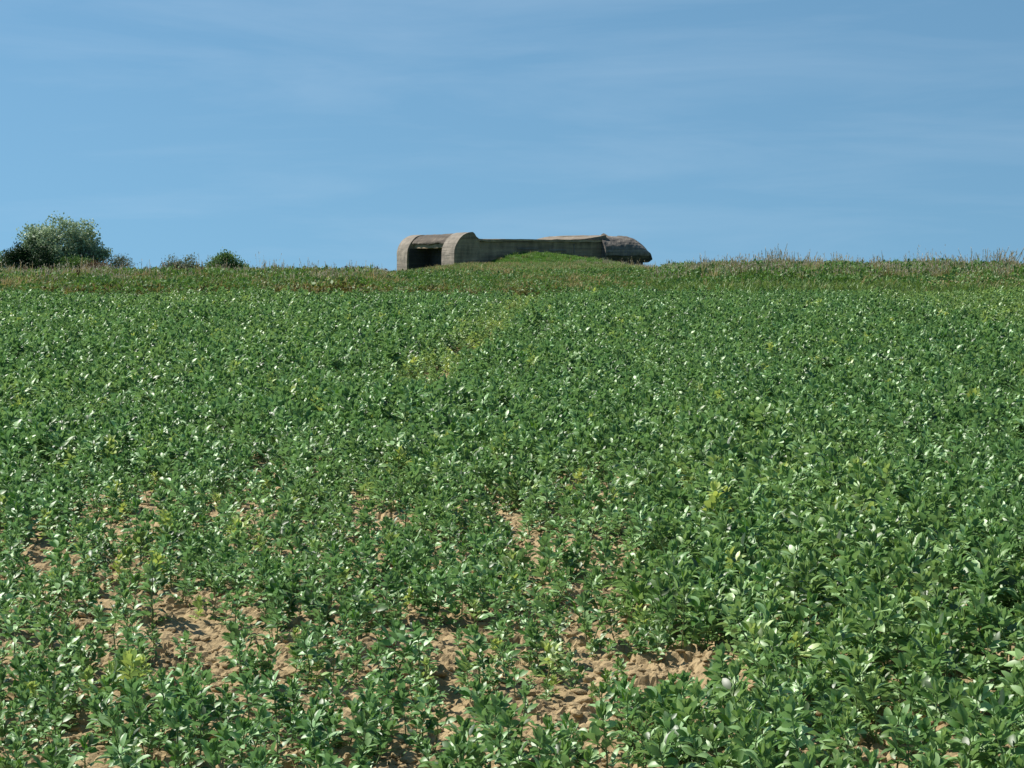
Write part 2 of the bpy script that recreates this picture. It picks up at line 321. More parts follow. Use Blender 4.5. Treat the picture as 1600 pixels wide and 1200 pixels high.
# piers: solid from foot to shoulder; between them an open recess under a rounded head
pr = arch(1.22)+[(1.33, 1.84), (1.46, 1.66), (1.68, 1.50), (1.68, 0.6), (1.68, -2.5)]
profile_slab('pier', pr, 0.0, 2.15, 9, M['con_face'], 0.025, 1)
profile_slab('pier', [(x, z-0.02) for x, z in pr], 8.25, 10.2, 7, M['con_face'], 0.03, 2)
# rounded head over the opening: shoulder outline, ragged lower lip
hd = [p for p in arch(1.46) if p[1] > 1.34]
prh = [(0.36, 1.27)]+[(x+0.09, z-0.05) for x, z in hd]+[(1.46, 1.22)]
profile_slab('lintel', prh, 2.16, 8.24, 22, M['con_mid'], 0.075, 3)
box('soffit_beam', 0.5, 2.4, 2.165, 8.235, 1.0, 1.25, M['con_wall'], 0.4, 0.02, 4)
box('recess_wall', 1.60, 1.9, 2.17, 8.23, -2.4, 0.98, M['recess_shade'], 0.5, 0.02, 5)  # back of the recess, with its shade painted in
box('recess_shade_slab', 0.12, 1.6, 8.17, 8.245, -2.4, 0.99, M['recess_shade'], 0.5, 0.008, 8)  # thin slab added over the far pier's inner face, painted as dark shade
# main body
box('side_wall', 1.66, 10.2, 0.10, 2.1, -2.5, 1.34, M['con_wall'], 0.45, 0.022, 6)
box('side_wall', 1.47, 10.2, 8.3, 10.1, -2.5, 1.34, M['con_wall'], 0.45, 0.022, 9)
box('cross_wall', 2.5, 10.0, 2.12, 8.28, -2.5, 1.33, M['con_dark'], 0.9, 0.0, 9)
box('roof_slab', 1.60, 10.1, -0.03, 10.2, 1.36, 1.50, M['con_wall'], 0.3, 0.05, 7)
# ribs of the formwork left standing on the long wall
for k, (x0, x1, z) in enumerate([(4.2, 5.6, 0.93), (6.3, 7.5, 0.86), (8.0, 8.06, 0.35)]):
    box('formwork_ledge', x0, x1, 0.045, 0.11, z-0.05 if k < 2 else -0.6, z+0.05 if k < 2 else 1.25, M['con_face'] if k < 2 else M['con_dark'], 0.3, 0.02, 20+k)
# roof rising towards the visor
def rise():
    V = []; Fc = []; nx, ny = 16, 10
    for i in range(nx+1):
        x = 7.8+(10.25-7.8)*i/nx; t = i/nx
        z = 1.505+0.30*(t**1.7)
        for j in range(ny+1):
            y = 0.12+8.7*j/ny; V.append((x, y, z+min(0.2, (j/ny)*0.3)*t*0.3))
    n = len(V); V += [(v[0], v[1], 1.44) for v in V]
    for i in range(nx):
        for j in range(ny):
            a = i*(ny+1)+j; Fc.append((a, a+ny+1, a+ny+2, a+1))
    for i in range(nx):
        a = i*(ny+1); Fc.append((a, a+n, a+ny+1+n, a+ny+1))
    for j in range(ny):
        a = nx*(ny+1)+j; Fc.append((a, a+n, a+1+n, a+1))
    V = jitter(V, 0.03, 30, 2.2)
    ob('roof_ramp', mesh('roof_ramp', V, Fc, [M['con_roof']]), bunker)
rise()
# hood over the gun embrasure: a thick rounded visor
def hood():
    V = []; Fc = []; nx, nt_ = 26, 26; X0, X1 = 9.92, 13.25
    for i in range(nx+1):
        t = i/nx; x = X0+(X1-X0)*t
        H = 1.80-0.10*t if t < 0.42 else 0.52+(1.76-0.52)*max(0, 1-((t-0.42)/0.58)**2.7)**0.55
        H = max(H, 0.50); zb = 0.10+0.10*(1-t)*0
        yo = -0.55+0.25*max(0, (t-0.6)/0.4)**2
        for j in range(nt_+1):
            s = j/nt_
            if s < 0.16: y, z = yo+0.55*(1-s/0.16), zb+(min(H*0.52, 0.55)-zb)*s/0.16     # near flank
            elif s < 0.55:
                a = (s-0.16)/0.39*math.pi/2; z0 = min(H*0.52, 0.55)
                y = yo+1.5*(1-math.cos(a)); z = z0+(H-z0)*math.sin(a)
            elif s < 0.84: y, z = yo+1.5+(9.0-yo-1.5)*(s-0.55)/0.29, H
            else: y, z = 9.0+0.2, H+(zb-H)*(s-0.84)/0.16
            V.append((x, y, z))
    n1 = nt_+1
    for i in range(nx):
        for j in range(nt_): a = i*n1+j; Fc.append((a, a+n1, a+n1+1, a+1))
    for i in range(nx): a = i*n1; Fc.append((a, a+nt_, a+n1+nt_, a+n1))          # underside
    Fc.append(tuple(range(n1))); Fc.append(tuple(nx*n1+j for j in range(n1))[::-1])
    V = jitter(V, 0.075, 40, 2.4)
    return ob('embrasure_hood', mesh('embrasure_hood', V, Fc, [M['con_dark']]), bunker)
hd_ = hood()
# spalled top layer of the hood: broken plates of paler concrete
def plate(x0, x1, y0, y1, z0, th, s, m):
    V = []; n = 9; rr = np.random.default_rng(s)
    for k in range(n):
        a = 2*math.pi*k/n; r = 0.8+0.35*rr.random()
        x = (x0+x1)/2+(x1-x0)/2*r*math.cos(a); y = (y0+y1)/2+(y1-y0)/2*r*math.sin(a)
        V.append((x, y, z0+(y-y0)*0.55-(x-x0)*0.10))
    V += [(v[0], v[1]+0.03, v[2]+th) for v in V]
    Fc = [tuple(range(n))[::-1], tuple(range(n, 2*n))]+[(k, (k+1) % n, n+(k+1) % n, n+k) for k in range(n)]
    ob('spalled_plate', mesh('spalled_plate', V, Fc, [m]), hd_)
plate(10.15, 11.5, -0.42, 0.05, 1.10, 0.10, 1, M['con_roof']); plate(10.05, 10.6, 0.0, 0.7, 1.45, 0.12, 2, M['con_roof'])
plate(11.0, 12.0, -0.05, 0.6, 1.38, 0.09, 3, M['con_face']); plate(11.75, 12.3, -0.4, 0.05, 1.05, 0.08, 4, M['con_face'])
box('embrasure_wall', 10.22, 12.75, 0.02, 8.8, -2.5, 0.12, M['con_dark'], 0.45, 0.05, 50)
box('embrasure_cheek', 9.98, 10.21, -0.25, 0.09, -2.5, 0.9, M['con_wall'], 0.3, 0.04, 51)

# ------------------------------------------------------------------ trees and shrubs behind the bank
def tube(V, Fc, p0, p1, r0, r1, n=6):
    d = (p1-p0); L_ = d.length
    if L_ < 1e-5: return
    q = d.to_track_quat('Z', 'Y'); b = len(V)
    for p, r in ((p0, r0), (p1, r1)):
        for k in range(n):
            a = 2*math.pi*k/n; V.append(tuple(p+q @ Vector((r*math.cos(a), r*math.sin(a), 0))))
    for k in range(n): Fc.append((b+k, b+(k+1) % n, b+n+(k+1) % n, b+n+k))
def limb(V, Fc, p0, p1, r0, r1, rr, seg=4, wob=0.12):
    pts = [p0]; L_ = (p1-p0).length
    for k in range(1, seg): pts.append(p0.lerp(p1, k/seg)+Vector([(rr.random()-0.5)*wob*L_ for _ in range(3)]))
    pts.append(p1)
    for k in range(seg): tube(V, Fc, pts[k], pts[k+1], r0+(r1-r0)*k/seg, r0+(r1-r0)*(k+1)/seg)
    return pts
def woody(name, u, y, width, height, m, label, cat, nclump, nleaf, leaf, seed, lobes=None, group=None, base=None, bare=0.0, clump_r=0.34, low=0.1):
    """tree or shrub: stems and limbs reaching out to leaf clumps spread unevenly through the crown"""
    rr = np.random.default_rng(seed); px = F/y
    x = (u-800)/px; z0 = float(T(x, y)) if base is None else base
    root = empty(name, (x, y, z0)); tag(root, label, cat, group)
    lobes = lobes or [(0, 0.55, 0.5, 0.45)]
    cl = []
    while len(cl) < nclump:
        lb = lobes[rr.integers(len(lobes))]
        d = rr.normal(size=3); d /= np.linalg.norm(d); r = (0.35+0.65*rr.random()**0.5)*(0.82+0.3*rr.random())
        c = np.array([lb[0]*width+d[0]*r*lb[2]*width, d[1]*r*lb[2]*width*0.8, lb[1]*height+d[2]*r*lb[3]*height])
        if c[2] < low*height: continue
        cl.append(c)
    cl = np.array(cl)
    V = []; Fc = []; nst = max(3, nclump//22); hubs = []
    for k in range(nst):
        lb = lobes[k % len(lobes)]
        tip = Vector((lb[0]*width+(rr.random()-0.5)*lb[2]*width*1.0, (rr.random()-0.5)*width*0.5, height*(lb[1]+0.1*(rr.random()-0.3))))
        hubs += limb(V, Fc, Vector(((rr.random()-0.5)*0.04, (rr.random()-0.5)*0.04, -0.2)), tip, 0.035*height/2+0.02, 0.02, rr, 5)[2:]
    H = np.array([h[:] for h in hubs])
    for c in cl:
        h = hubs[int(np.argmin(((H-c)**2).sum(1)))]
        limb(V, Fc, h, Vector(c), 0.018, 0.006, rr, 3, 0.15)
    ob('trunk', mesh('trunk', V, Fc, [M['twig']], True), root)
    n = nclump*nleaf
    cc = np.repeat(cl, nleaf, 0); dn = rr.normal(size=(n, 3))*clump_r*np.array([0.55, 0.55, 0.42]); P = cc+dn
    if bare: P = P[rr.random(n) > bare]; n = len(P)
    P = P[P[:, 2] > 0.02]; n = len(P)
    d = rr.normal(size=(n, 3)); d[:, 2] += 0.35; d /= np.linalg.norm(d, axis=1)[:, None]
    s = rr.normal(size=(n, 3)); s -= (s*d).sum(1)[:, None]*d; s /= np.linalg.norm(s, axis=1)[:, None]
    L_ = leaf*(0.6+0.8*rr.random((n, 1)))
    Vv = np.stack([P, P+d*L_*0.5+s*L_*0.27, P+d*L_, P+d*L_*0.5-s*L_*0.27], 1).reshape(-1, 3)
    q = np.arange(n)*4; Fq = np.stack([q, q+1, q+2, q+3], 1)
    ob('crown', mesh('crown', Vv, Fq.tolist(), [m]), root)
    return root
woody('sallow_tree', 100, 137, 5.7, 3.85, M['tree'], 'big round grey-green tree, tallest plant on the bank', 'tree', 290, 85, 0.16, 1,
      [(0.0, 0.53, 0.42, 0.46), (0.0, 0.53, 0.43, 0.47), (-0.04, 0.56, 0.40, 0.44), (0.30, 0.40, 0.19, 0.26), (-0.27, 0.46, 0.20, 0.30), (0.0, 0.33, 0.40, 0.2)], base=ZC-0.25, clump_r=0.40)
woody('thorn_bush', 44, 132, 2.9, 2.5, M['bush_dark'], 'dark green dense bush at the lower left side of the big round tree', 'bush', 95, 170, 0.11, 2,
      [(-0.15, 0.42, 0.36, 0.42), (0.2, 0.5, 0.33, 0.45), (0.0, 0.3, 0.5, 0.3)], base=ZC-0.25, low=0.03)
woody('edge_bush', -14, 135, 2.8, 2.0, M['bush'], 'green bush cut by the left border of the picture', 'bush', 60, 130, 0.11, 3,
      [(0, 0.45, 0.45, 0.5)], base=ZC-0.25)
woody('understory_bush', 122, 134.5, 2.4, 1.35, M['bush'], 'low fresh green shrub under the big round tree', 'bush', 45, 120, 0.11, 4, [(0, 0.4, 0.5, 0.5)], base=ZC-0.25, low=0.02)
woody('scrub_bush', 155, 132, 1.9, 1.15, M['scrub'], 'low reddish brown scrub at the right foot of the big round tree', 'bush', 36, 110, 0.10, 5, [(0, 0.4, 0.5, 0.5)], base=ZC-0.25, low=0.0)
woody('twiggy_bush', 190, 138, 1.75, 1.45, M['bush_grey'], 'pale grey twiggy bush, nearly leafless, right of the big round tree', 'bush', 60, 50, 0.09, 6, [(0, 0.45, 0.48, 0.52)], base=ZC-0.25, low=0.02)
woody('shrub', 286, 136, 2.5, 1.60, M['bush_grey'], 'small dull green shrub, left one of the pair above the bank', 'bush', 85, 110, 0.11, 7, [(0, 0.45, 0.42, 0.5), (0.2, 0.35, 0.32, 0.4), (-0.3, 0.2, 0.3, 0.25)], base=ZC-0.25, low=0.0)
woody('shrub', 352, 136, 2.6, 1.65, M['bush'], 'small brighter green shrub, right one of the pair above the bank', 'bush', 85, 110, 0.12, 8, [(0, 0.5, 0.34, 0.48), (0.25, 0.3, 0.32, 0.35), (-0.25, 0.28, 0.3, 0.35)], base=ZC-0.25, low=0.0)

# ------------------------------------------------------------------ grass and weeds on the bank
def blades(n, h, w, spread, lean, seed, m, jit=0.4):
    rr = np.random.default_rng(seed); V = []; Fc = []
    for k in range(n):
        a = rr.random()*6.283; r = spread*rr.random()**0.5; b = Vector((r*math.cos(a), r*math.sin(a), -0.02))
        hh = h*(1-jit+jit*rr.random()*1.4); az = a+rr.normal()*0.9; ln = lean*(0.3+rr.random()); d = Vector((math.cos(az), math.sin(az), 0)); s = Vector((-d.y, d.x, 0))
        ang = rr.random()*3.14; s = Vector((math.cos(ang), math.sin(ang), 0)); i = len(V); ww = w*(0.6+0.8*rr.random())
        for t in (0, 0.5, 0.85):
            c = b+Vector((0, 0, hh*t))+d*ln*hh*t*t-Vector((0, 0, hh*0.25*ln*t*t)); q = ww*(1-0.35*t)
            V += [tuple(c-s*q/2), tuple(c+s*q/2)]
        c = b+Vector((0, 0, hh))+d*ln*hh-Vector((0, 0, hh*0.3*ln)); V.append(tuple(c))
        Fc += [(i, i+1, i+3, i+2), (i+2, i+3, i+5, i+4), (i+4, i+5, i+6)]
    return V, Fc
def joinm(name, parts):
    V = []; Fc = []; fm = []; ms = []
    for (v, f, m) in parts:
        b = len(V); V += list(v); Fc += [tuple(i+b for i in q) for q in f]
        if m not in ms: ms.append(m)
        fm += [ms.index(m)]*len(f)
    return mesh(name, V, Fc, ms, False, fm)
def heads(n, h, spread, seed, size, flat=0.3):
    """thin stalks that carry small feathery seed heads"""
    rr = np.random.default_rng(seed); V = []; Fc = []; V2 = []; F2 = []
    for k in range(n):
        a = rr.random()*6.283; r = spread*rr.random()**0.5; hh = h*(0.6+0.5*rr.random()); ln = rr.normal(size=2)*0.13*hh
        p0 = Vector((r*math.cos(a), r*math.sin(a), 0)); p1 = p0+Vector((ln[0], ln[1], hh)); s = Vector((0.005, 0, 0)); i = len(V)
        V += [tuple(p0-s), tuple(p0+s), tuple(p1+s), tuple(p1-s)]; Fc.append((i, i+1, i+2, i+3))
        for q in range(5):
            c = p0.lerp(p1, 0.78+0.24*rr.random()); d = Vector(rr.normal(size=3))*0.3+Vector((0, 0, 1)); d.normalize(); e = Vector(rr.normal(size=3)); e = (e-d*e.dot(d)).normalized()
            L_ = size*(0.6+0.8*rr.random()); i = len(V2); V2 += [tuple(c), tuple(c+d*L_*0.5+e*L_*flat*0.5), tuple(c+d*L_), tuple(c+d*L_*0.5-e*L_*flat*0.5)]; F2.append((i, i+1, i+2, i+3))
    return (V, Fc), (V2, F2)
def leafy(n, h, spread, seed, size, up=0.4):
    rr = np.random.default_rng(seed); V = []; Fc = []
    for k in range(n):
        c = Vector((rr.normal()*spread*0.5, rr.normal()*spread*0.5, h*rr.random()**0.8)); d = Vector(rr.normal(size=3))+Vector((0, 0, up)); d.normalize(); e = Vector(rr.normal(size=3)); e = (e-d*e.dot(d)).normalized()
        L_ = size*(0.5+rr.random()); i = len(V); V += [tuple(c), tuple(c+d*L_*0.5+e*L_*0.26), tuple(c+d*L_), tuple(c+d*L_*0.5-e*L_*0.26)]; Fc.append((i, i+1, i+2, i+3))
    return V, Fc
PG = []
for s in range(2): PG.append(joinm('green_tuft', [(*blades(34, 0.34, 0.022, 0.16, 0.5, 100+s, 0), M['grass'])]))                       # 0 1
for s in range(2): PG.append(joinm('dry_tuft', [(*blades(16, 0.34, 0.018, 0.16, 0.6, 110+s, 0), M['grass']), (*blades(16, 0.38, 0.016, 0.16, 0.6, 115+s, 0), M['dry'])]))   # 2 3
for s in range(2):
    st, hd2 = heads(16, 0.60, 0.26, 120+s, 0.055, 0.20); PG.append(joinm('seeding_grass', [(*blades(14, 0.32, 0.018, 0.18, 0.5, 125+s, 0), M['grass']), (*st, M['dry']), (*hd2, M['seed'])]))   # 4 5
for s in range(2): PG.append(joinm('leafy_weed', [(*leafy(80, 0.32, 0.26, 130+s, 0.075), M['lush']), (*blades(8, 0.3, 0.02, 0.15, 0.4, 135+s, 0), M['grass'])]))   # 6 7
for s in range(2): PG.append(joinm('withered_weed', [(*leafy(46, 0.24, 0.28, 140+s, 0.10, 0.1), M['brown']), (*blades(12, 0.26, 0.02, 0.2, 0.8, 145+s, 0), M['dry'])]))   # 8 9
for s in range(2):
    st, hd2 = heads(4, 0.62, 0.1, 150+s, 0.07, 0.5); PG.append(joinm('dock_weed', [(*leafy(18, 0.2, 0.2, 155+s, 0.14), M['grass']), (*st, M['dock']), (*hd2, M['dock'])]))   # 10 11
for s in range(2): PG.append(joinm('short_turf', [(*blades(46, 0.15, 0.02, 0.24, 0.5, 160+s, 0), M['turf'])]))          # 12 13
for s in range(2): PG.append(joinm('yellow_weed', [(*leafy(34, 0.3, 0.22, 170+s, 0.09), M['lush']), (*leafy(22, 0.36, 0.22, 175+s, 0.05), M['dry'])]))   # 14 15

def bank(n, x0, x1, y0, y1):
    x = rng.uniform(x0, x1, n); y = rng.uniform(y0, y1, n); keep = (y-edge(x) > 0.0); x = x[keep]; y = y[keep]; return x, y
x, y = bank(36000, -26, 26, 62, 82)
x2, y2 = bank(5000, -26, 26, 82, 92); x = np.r_[x, x2]; y = np.r_[y, y2]
x2, y2 = bank(9000, -9, 10, 90, 112); x = np.r_[x, x2]; y = np.r_[y, y2]
x2, y2 = bank(13000, -10, 12, 112, 134); x = np.r_[x, x2]; y = np.r_[y, y2]           # ground round the bunker
u = 800+x*F/y; d = y-edge(x); n = len(x)
lx = (x+3.5)*0.92+(y-128)*0.3919; ly = -(x+3.5)*0.3919+(y-128)*0.92
keep = ~((lx > -0.1) & (lx < 13) & (ly > -0.02) & (ly < 9.1)); x, y, u, d, lx, ly = [a[keep] for a in (x, y, u, d, lx, ly)]; n = len(x)
big = fbm(x*0.35, y*0.45, 200, 3); mid = fbm(x*0.9, y*1.0, 210, 3); q = rng.random(n)
left = 1-sst(560, 1050, u)
idx = np.zeros(n, int); tint = np.zeros(n); sc = rng.uniform(0.75, 1.2, n)
b2 = rng.integers(0, 2, n)
# mixed sward: green tufts, dry tufts, leafy weeds by patch
idx = np.where(q < 0.50, 0+b2, np.where(q < 0.85, 6+b2, 2+b2))
idx = np.where((left > 0.5) & (mid+0.25*(q-0.5) > 0.65), 2+b2, idx)
# withered brown skirt along the field edge on the left
sk = (left > 0.25) & (d < 4.8+3.0*(mid-0.5)) & (q < 0.66) & (big > 0.34); idx = np.where(sk, 8+b2, idx)
sk2 = (left > 0.2) & (d < 4.5) & (mid > 0.55) & (q > 0.62); idx = np.where(sk2, 14+b2, idx)
# lush plain green on the right
rg = (u > 1020); idx = np.where(rg & (q < 0.72), np.where(d < 5.5, np.where(q < 0.3, 12+b2, 0+b2), np.where(q < 0.42, 6+b2, 0+b2)), idx); idx = np.where(rg & (q >= 0.72) & (q < 0.96), 0+b2, idx)
idx = np.where(rg & (u > 1450) & (d > 4) & (d < 7) & (mid > 0.5), 14+b2, idx)
# pale seeding grass along the crests
cr = (d > 6.5) & (d < 17); sd = cr & (q < np.where(rg, 0.055, 0.022)) & ((u < 600) | (u > 1010)); idx = np.where(sd, 4+b2, idx)
sd = (u > 900) & (u < 1040) & (y > 112) & (y < 124) & (q > 0.97); idx = np.where(sd, 4+b2, idx)
dk = cr & ~rg & (q > 0.994) & (u < 600); idx = np.where(dk, 10+b2, idx)
# short turf on the mound
mo = (lx > 0.5) & (lx < 11) & (ly < 0.1) & (ly > -5); idx = np.where(mo, np.where(q < 0.90, 12+b2, np.where(q < 0.98, 0+b2, 2+b2)), idx)
pale = (u > 820) & (u < 980) & (d > 4.5) & (d < 12); idx = np.where(pale & (q < 0.5), 2+b2, idx)
tint = np.clip(left*0.24*(mid-0.34)*2+0.18*(big-0.4)+0.12*rng.normal(size=n), 0, 0.75); tint = np.where(mo, np.clip(0.15*rng.normal(size=n), 0, 0.3), tint)
cl = fbm(x*1.1, y*0.9, 220, 2); sc = sc*(0.62+0.85*cl)
sc = sc*np.where(idx >= 12, 1.0, np.where(rg, 1.0, 0.95))*np.where(mo & (idx > 11), 0.85, 1)
sc = np.where((u > 590) & (u < 1040) & (y < 100), sc*0.75, np.where((u > 590) & (u < 1040), sc*0.62, sc))
P = np.stack([x, y, T(x, y)], 1); rot = np.stack([rng.normal(size=n)*0.12, rng.normal(size=n)*0.12, rng.uniform(0, 6.28, n)], 1)
nb_ = (u > 590) & (u < 1045) & (y > 84); idx = np.where(nb_ & ((idx == 6) | (idx == 7)), 12+b2, idx)
scl = np.stack([sc*1.15, sc*1.15, sc*rng.uniform(0.8, 1.2, n)], 1)
scatter('bank_vegetation', P, rot, scl, idx, tint, PG, 'rough grass and weeds covering the bank between crop and bunker', 'grass')

# ------------------------------------------------------------------ broad bean crop
def leaflet(V, Fc, M4, L_, Wd, fold, bend):
    ts = (0.0, 0.22, 0.52, 0.80, 1.0); ws = (0.14, 0.80, 1.0, 0.68, 0.0); b = len(V)
    for t, w in zip(ts, ws):
        z = -bend*L_*t*t; hw = w*Wd*0.55
        if w == 0: V.append(tuple(M4 @ Vector((L_*t, 0, z)))); continue
        for sgn in (-1, 0, 1): V.append(tuple(M4 @ Vector((L_*t, sgn*hw, z+(abs(sgn)*fold*hw)))))
    for r in range(3):
        for c in range(2): a = b+r*3+c; Fc.append((a, a+3, a+4, a+1))
    a = b+9; Fc += [(a, b+12, a+1), (a+1, b+12, a+2)]
def compound(kind, seed):
    """one bean leaf: petiole and its paired leaflets, growing along +X"""
    rr = np.random.default_rng(seed); V = []; Fc = []
    def lf(x, yaw, L_, Wd, fold, bend, pitch=0.0, roll=0.0):
        m = Matrix.Translation((x, 0, 0)) @ Matrix.Rotation(yaw, 4, 'Z') @ Matrix.Rotation(-pitch, 4, 'Y') @ Matrix.Rotation(roll, 4, 'X'); leaflet(V, Fc, m, L_, Wd, fold, bend)
    j = lambda s: float(rr.normal()*s)
    if kind == 0: pt = 0.035; prs = [(0.035, 0.55, 0.072, 0.036)]
    elif kind == 1: pt = 0.060; prs = [(0.028, 0.95, 0.066, 0.033), (0.060, 0.42, 0.070, 0.034)]
    elif kind == 2: pt = 0.075; prs = [(0.025, 1.05, 0.058, 0.030), (0.052, 0.75, 0.066, 0.033), (0.075, 0.32, 0.064, 0.031)]
    else: pt = 0.018; prs = [(0.016, 0.36, 0.056, 0.024)]
    tube(V, Fc, Vector((-0.006, 0, 0)), Vector((pt, 0, 0)), 0.0022, 0.0016, 4)
    for (x, yw, L_, Wd) in prs:
        for sg in (-1, 1):
            lf(x, sg*(yw+j(0.12)), L_*(1+j(0.08)), Wd*(1+j(0.08)), 0.35+j(0.12) if kind < 3 else 0.75, 0.28+j(0.12) if kind < 3 else -0.12+j(0.1), 0.15+j(0.2), sg*(0.25+j(0.25)))
    return mesh('leaf', V, Fc, [M['young' if kind == 3 else 'leaf']], True), V, Fc
LEAF = []
for k in range(4):
    for v in range(3): LEAF.append(compound(k, 300+10*k+v))
def plant_layout(seed, h, nodes, tillers=1, yellow=False):
    """list of (leaf mesh index, matrix) and stem mesh data"""
    rr = np.random.default_rng(seed); out = []; V = []; Fc = []
    for t in range(tillers):
        hh = h*(1 if t == 0 else 0.55+0.3*rr.random()); az0 = rr.random()*6.283; ln = 0.10 if t == 0 else 0.5
        top = Vector((math.cos(az0)*ln*hh, math.sin(az0)*ln*hh, hh)); p0 = Vector((0.012*t, 0, -0.03))
        c1 = p0.lerp(top, 0.5)+Vector((rr.normal()*0.012, rr.normal()*0.012, 0.02))
        tube(V, Fc, p0, c1, 0.0048, 0.0040, 5); tube(V, Fc, c1, top, 0.0040, 0.0024, 5)
        nn = nodes if t == 0 else max(4, nodes-3); az = rr.random()*6.283
        for k in range(nn):
            f = k/(nn-1); s = 0.16+0.84*f**0.92; p = p0.lerp(c1, s*2) if s < 0.5 else c1.lerp(top, s*2-1)
            az += 2.4+rr.normal()*0.35; el = R(14+58*f**1.2)+rr.normal()*0.16
            kd = rr.choice([0, 1, 1, 2]) if f < 0.85 else 0; li = int(kd)*3+int(rr.integers(3)); sz = (0.80+0.45*math.sin(math.pi*min(1, 0.25+f*0.75)))*(0.9+0.25*rr.random())
            out.append((li, Matrix.Translation(p) @ Matrix.Rotation(az, 4, 'Z') @ Matrix.Rotation(-el, 4, 'Y') @ Matrix.Rotation(rr.normal()*0.25, 4, 'X') @ Matrix.Scale(sz*0.84, 4)))
        for k in range(4):
            az += 2.2+rr.normal()*0.3; el = R(62+8*k)+rr.normal()*0.1; li = 9+int(rr.integers(3))
            out.append((li, Matrix.Translation(top) @ Matrix.Rotation(az, 4, 'Z') @ Matrix.Rotation(-el, 4, 'Y') @ Matrix.Scale(0.75+0.3*rr.random(), 4)))
    return out, mesh('stem', V, Fc, [M['stem']], True), V, Fc
KINDS = [plant_layout(400+i, h, n, t) for i, (h, n, t) in enumerate([(0.20, 9, 1), (0.23, 10, 1), (0.26, 11, 1), (0.22, 9, 2), (0.29, 12, 1), (0.25, 10, 2), (0.17, 8, 1), (0.21, 9, 1)])]
def joined(k):
    lay, sme, sv, sf = KINDS[k]; parts = [(sv, sf, M['stem'])]
    for li, m4 in lay:
        _, v, f = LEAF[li]; parts.append(([tuple(m4 @ Vector(p)) for p in v], f, M['young' if li >= 9 else 'leaf']))
    me = joinm('bean_plant', parts); me.polygons.foreach_set('use_smooth', [True]*len(me.polygons)); return me
PB = [joined(k) for k in range(len(KINDS))]

def px2g(u, v): yy = F*ZC/(v-350); return (u-800)*yy/F, yy
# gaps in the stand: centre in the picture's ground plane, half sizes in metres
GAPS = [(1000, 1085, 0.62, 0.62, 'the widest bare soil gap'), (860, 1150, 0.42, 0.42, 'the widest bare soil gap'),
        (190, 845, 0.50, 1.0, ''), (395, 825, 0.22, 0.9, ''), (610, 840, 0.42, 0.7, ''), (545, 890, 0.22, 0.55, ''),
        (930, 800, 0.50, 0.9, ''), (850, 880, 0.30, 1.0, ''), (800, 830, 0.2, 0.7, ''), (330, 1115, 0.42, 0.40, 'the lower left bare gap'), (290, 1040, 0.25, 0.45, 'the lower left bare gap'), (130, 1030, 0.35, 0.45, 'the lower left bare gap'),
        (720, 1060, 0.30, 0.5, 'the narrow bare gap below centre'), (560, 1140, 0.32, 0.35, 'the narrow bare gap below centre'), (600, 1060, 0.2, 0.4, 'the narrow bare gap below centre'), (1560, 1040, 0.35, 0.4, 'the right border bare gap'), (940, 960, 0.22, 0.55, ''), (1030, 1130, 0.35, 0.4, 'the widest bare soil gap'),
        (735, 562, 0.8, 2.8, ''), (690, 595, 0.45, 1.6, ''), (770, 530, 0.5, 2.4, ''), (812, 490, 0.7, 3.2, ''), (70, 910, 0.25, 0.7, '')]
GP = [(*px2g(u_, v_), a*(0.95 if 'widest' in nm else 0.88), b*(0.95 if 'widest' in nm else 0.88), nm) for u_, v_, a, b, nm in GAPS]
def gapf(x, y):
    g = np.zeros_like(x)
    for gx_, gy_, a, b, _ in GP:
        r = np.sqrt(((x-gx_)/a)**2+((y-gy_)/b)**2)+0.9*(fbm(x*3.5, y*2.7, 90, 2)-0.28); g = np.maximum(g, 1-sst(0.75, 1.25, r))
    return g
st = 0.15
pts = []
yy = np.arange(5.2, EDGE+3, st)
for yv in yy:
    hw = 0.2424*yv*1.12+2.2; xv = np.arange(-hw, hw, st); pts.append(np.stack([xv, np.full_like(xv, yv)], 1))
pts = np.concatenate(pts); pts += rng.uniform(-0.55, 0.55, pts.shape)*st
x, y = pts[:, 0], pts[:, 1]; keep = y < edge(x)-0.15; x, y = x[keep], y[keep]
u = 800+x*F/y; v = 350+F*ZC/y
g = gapf(x, y); den = fbm(x*0.45, y*0.30, 95, 3)
# the stand is thinner bottom left and centre, full on the right
thin = (1-sst(880, 1130, u+60*(den-0.5)))*sst(680, 960, v)
pk = np.clip(0.98-0.15*thin-0.08*thin*sst(940, 1040, v)-0.45*sst(0.50, 0.35, den)*thin, 0.15, 1)*(1-np.where(y > 22, 0.85, 0.90)*g)
op = fbm(x*2.2, y*1.5, 103, 2); pk = pk*np.where(op < 0.34, 0.35, 1.0)*np.interp(y, [10, 18, 40], [1.0, 0.86, 0.78])
keep = rng.random(len(x)) < pk; x, y, u, v, g, den, thin = [a[keep] for a in (x, y, u, v, g, den, thin)]; n = len(x)
vig = fbm(x*0.5, y*0.35, 97, 3)
scl0 = (0.68+0.58*vig)*(1-0.20*thin)*(1-0.25*gapf(x+0.12, y-0.25))*rng.uniform(0.72, 1.32, n)*np.interp(y, [8, 11, 18, 40, 55], [0.78, 0.83, 1.02, 1.22, 1.12])
yel = fbm(x*0.16, y*0.03, 99, 3)
tint = np.clip((yel-0.45)*1.3, 0, 0.26)*rng.random(n)**0.7
pa, pb = px2g(680, 610), px2g(822, 478)          # a thin, starved, yellowish strip runs up the field here
tt = np.clip((y-pa[1])/(pb[1]-pa[1]), -0.1, 1.1); dx = np.abs(x-(pa[0]+(pb[0]-pa[0])*tt)-0.5*(fbm(y*0.4, y*0, 105, 2)-0.5)); strip = (1-sst(0.1, 0.8, dx))*((tt > -0.1) & (tt < 1.1))
